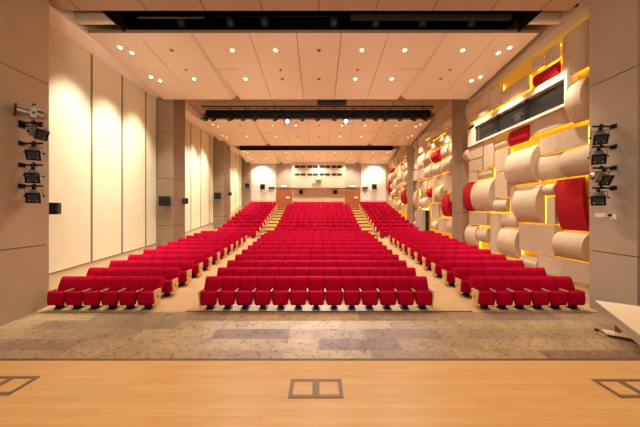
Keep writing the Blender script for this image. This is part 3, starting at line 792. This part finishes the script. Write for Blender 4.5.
def row_pos(k):
    if k < 11: y = 7.74+.95*k; return y, fz(y+.15)
    j = k-11; y = Y0U+.12+PU*j
    return y, .805+RU*j
for k in range(12):
    y, z = row_pos(k); z += .002
    on = ORD[k]
    for i in range(6):       # panelled-wall block, i counts from the wall
        x = -5.26-.545*(5-i)
        kind = 'first' if i == 0 else 'endpos' if i == 5 else 'mid'
        put(kind, x, y, z, 'red theatre seat in the %s row of the panelled wall block, %s from that wall' % (on, ORD[i]), 'red theatre seats')
    for i in range(13):
        x = -.085+(i-6)*PX
        kind = 'endneg' if i == 0 else 'endpos' if i == 12 else 'mid'
        put(kind, x, y, z, 'red theatre seat in the %s row of the centre block, %s from the panelled wall' % (on, ORD[i]), 'red theatre seats')
    for i in range(6):
        x = 5.09+.5455*i
        kind = 'endneg' if i == 0 else 'mid'
        put(kind, x, y, z, 'red theatre seat in the %s row of the sculpted wall block, %s from that wall' % (on, ORD[5-i]), 'red theatre seats')
# remaining rows as one mass
far = MB()
def far_add(mb, x, y, z):
    far.add([(a+x, b+y, c+z) for a, b, c in mb.v], mb.f, mb.mats[0])
lo_c = rbox((-.245, -.05, .14), (.245, .09, .53), 'red', .03, 1)
lo_b = rbox((-.265, .18, .42), (.265, .27, .875), 'red', .03, 2, 0, lambda x, y, z: (x, y+.16*(z-.45)/.42, z))
lo_e = MB().prism([(.03, .06), (.20, .06), (.26, .53), (.24, .57), (-.06, .57)], 0, -.02, .02, 'oak_side')
for k in range(12, 21):
    y, z = row_pos(k); z += .002
    xs = [-5.26-.545*i for i in range(6)] + [-.085+(i-6)*PX for i in range(13)] + [5.09+.5455*i for i in range(6)]
    if k == 20: xs = [x for x in xs if abs(x+.085) > 4 or abs(x+.085) < 3.1]
    for x in xs:
        far_add(lo_c, x, y, z); far_add(lo_b, x, y, z)
    for x in (-5.26+.2725, -.085-6.5*PX, -.085+6.5*PX, 5.09-.2725):
        if not (k == 20 and abs(x) < 4): far_add(lo_e, x, y, z)
o = far.build('theatre_seats', None, True)
tag(o, 'mass of red theatre seats filling the stepped rows up to the back wall', 'seats', 'red theatre seats', 'stuff')

# ---------------------------------------------------------------- stage floor boxes
def floor_box(px0, px1, lab, up=0):
    # lies at depth between rows py 398 and 379.5 on the stage plane
    h = EYE-1.352
    y0, y1 = h*F/(187.0-up), h*F/(168.5-up)
    x0, x1 = (px0-CX)*y0/F, (px1-CX)*y0/F
    w_, L = x1-x0, y1-y0; b = .034
    t = thing('floor_box', lab, 'floor box', (x0, y0, 1.352), 0, 'brass framed floor boxes on the stage')
    m = MB(); z = .006
    m.box((0, 0, 0), (w_, b, z), 'hatch').box((0, L-b, 0), (w_, L, z), 'hatch')
    for xx in (0, w_/2-b*.9, w_-b): m.box((xx, b, 0), (xx+(b if xx in (0, w_-b) else b*1.8), L-b, z), 'hatch')
    m.build('frame', t)
    for xx in (b, w_/2+b*.9):
        ww = w_/2-b*1.9
        MB().box((xx+.003, b+.003, 0), (xx+ww-.003, L-b-.003, .004), 'maple').build('lid', t)
    return t
floor_box(288, 343.7, 'brown framed double floor box in the middle of the stage')
floor_box(-46.7, 9, 'brown framed floor box at the stage end nearest the panelled wall', 2.8)
floor_box(621, 676.7, 'brown framed floor box at the stage end nearest the sculpted wall')

# ---------------------------------------------------------------- folding table at the right
t = thing('folding_table', 'pale topped folding table standing below the stage by the sculpted wall pier', 'table', (7.24, 6.61, 0), 0)
cz = .0; zt = .66                                  # table top height in this sloping corner
ang = math.atan2(-1.65, -1.04); ux = Vector((math.cos(ang), math.sin(ang), 0)); uy = Vector((.83, -.52, 0)).normalized()
def tb(pts_u, pts_v, z0, z1, m, mb):
    vs = []
    for z in (z0, z1):
        for (a, b) in ((pts_u[0], pts_v[0]), (pts_u[1], pts_v[0]), (pts_u[1], pts_v[1]), (pts_u[0], pts_v[1])):
            p = ux*a+uy*b; vs.append((p.x, p.y, z))
    mb.add(vs, [(0,3,2,1),(4,5,6,7),(0,1,5,4),(1,2,6,5),(2,3,7,6),(3,0,4,7)], m); return mb
tb((0, 2.6), (0, .95), zt-.03, zt, 'table_top', MB()).build('tabletop', t)
tb((.03, 2.57), (.03, .05), zt-.24, zt-.031, 'taupe_r', MB()).build('side_rail', t)
for u in (.06, 2.4):
    lg = tb((u, u+.07), (.32, .42), -.09, zt-.031, 'silver', MB()).build('leg', t)
    tb((u-.01, u+.07), (.04, .74), -.115, -.07, 'silver', MB()).build('foot', lg)
    tb((u+.0, u+.30), (.10, .70), -.066, -.045, 'table_top', MB()).build('shelf', lg)
    tb((u-.01, u+.06), (-.03, .04), -.15, -.06, 'black', MB()).build('caster', lg)
    tb((u-.01, u+.06), (.74, .80), -.15, -.06, 'black', MB()).build('caster', lg)

# ---------------------------------------------------------------- lights
def area(name, loc, target, sx, sy, e, col=(1, .82, .62)):
    l = bpy.data.lights.new(name, 'AREA'); l.shape = 'RECTANGLE'; l.size = sx; l.size_y = sy; l.energy = e; l.color = col
    o = bpy.data.objects.new(name, l); C.objects.link(o); o.location = loc
    o.rotation_euler = (Vector(target)-Vector(loc)).to_track_quat('-Z', 'Y').to_euler(); o['kind'] = 'helper'
    return o
area('added_hall_fill', (0, -3.5, 7.5), (0, 9, 2.5), 12, 2.5, 330, (1, .86, .70))  # unseen area fill added behind the camera to brighten the hall
area('stage_downlight', (0, 1.2, 9.6), (0, 2.2, 1.3), 8, .8, 150, (1, .80, .58))
for x in (-5, 5):
    spot(x, -2.5, 2.2, 900, (x*.5, 12.0, 9.9), 62, 1, (1, .85, .70), .6, 'added_ceiling_fill')  # unseen spots added behind the camera to lift the ceiling reflectors
    spot(x, -2.6, 2.4, 2900, (x*.4, 21.5, 9.9), 25, 1, (1, .85, .70), .6, 'added_ceiling_fill')
    spot(x, -2.7, 2.6, 2200, (x*.3, 29, 9.9), 15, 1, (1, .85, .70), .6, 'added_ceiling_fill')
spot(-2.5, -2, 3.2, 1100, (-9.2, 13, 10.1), 24, 1, (1, .90, .76), .4, 'added_ceiling_fill')  # unseen spot added to brighten the left cornice
spot(2.5, -2, 3.2, 500, (8.9, 13, 10.1), 24, 1, (1, .90, .76), .4, 'added_ceiling_fill')  # weaker added spot for the opposite upper wall edge
wd = bpy.data.worlds.new('world'); sc.world = wd; wd.use_nodes = True
wd.node_tree.nodes['Background'].inputs['Color'].default_value = (1, .87, .74, 1)
wd.node_tree.nodes['Background'].inputs['Strength'].default_value = .4

# ---------------------------------------------------------------- camera
cam = bpy.data.cameras.new('camera'); co = bpy.data.objects.new('camera', cam); C.objects.link(co)
co.location = (0, 0, EYE); co.rotation_euler = (R(90), 0, 0)
cam.sensor_width = 36; cam.lens = F/640*36; cam.shift_x = 1/640; cam.shift_y = -2.5/640; cam.clip_end = 200
sc.camera = co
sc.view_settings.view_transform = 'Standard'; sc.view_settings.look = 'None'; sc.view_settings.gamma = 1
sc.view_settings.use_curve_mapping = False; sc.view_settings.exposure = 0.35
sc.cycles.max_bounces = 8; sc.cycles.diffuse_bounces = 5
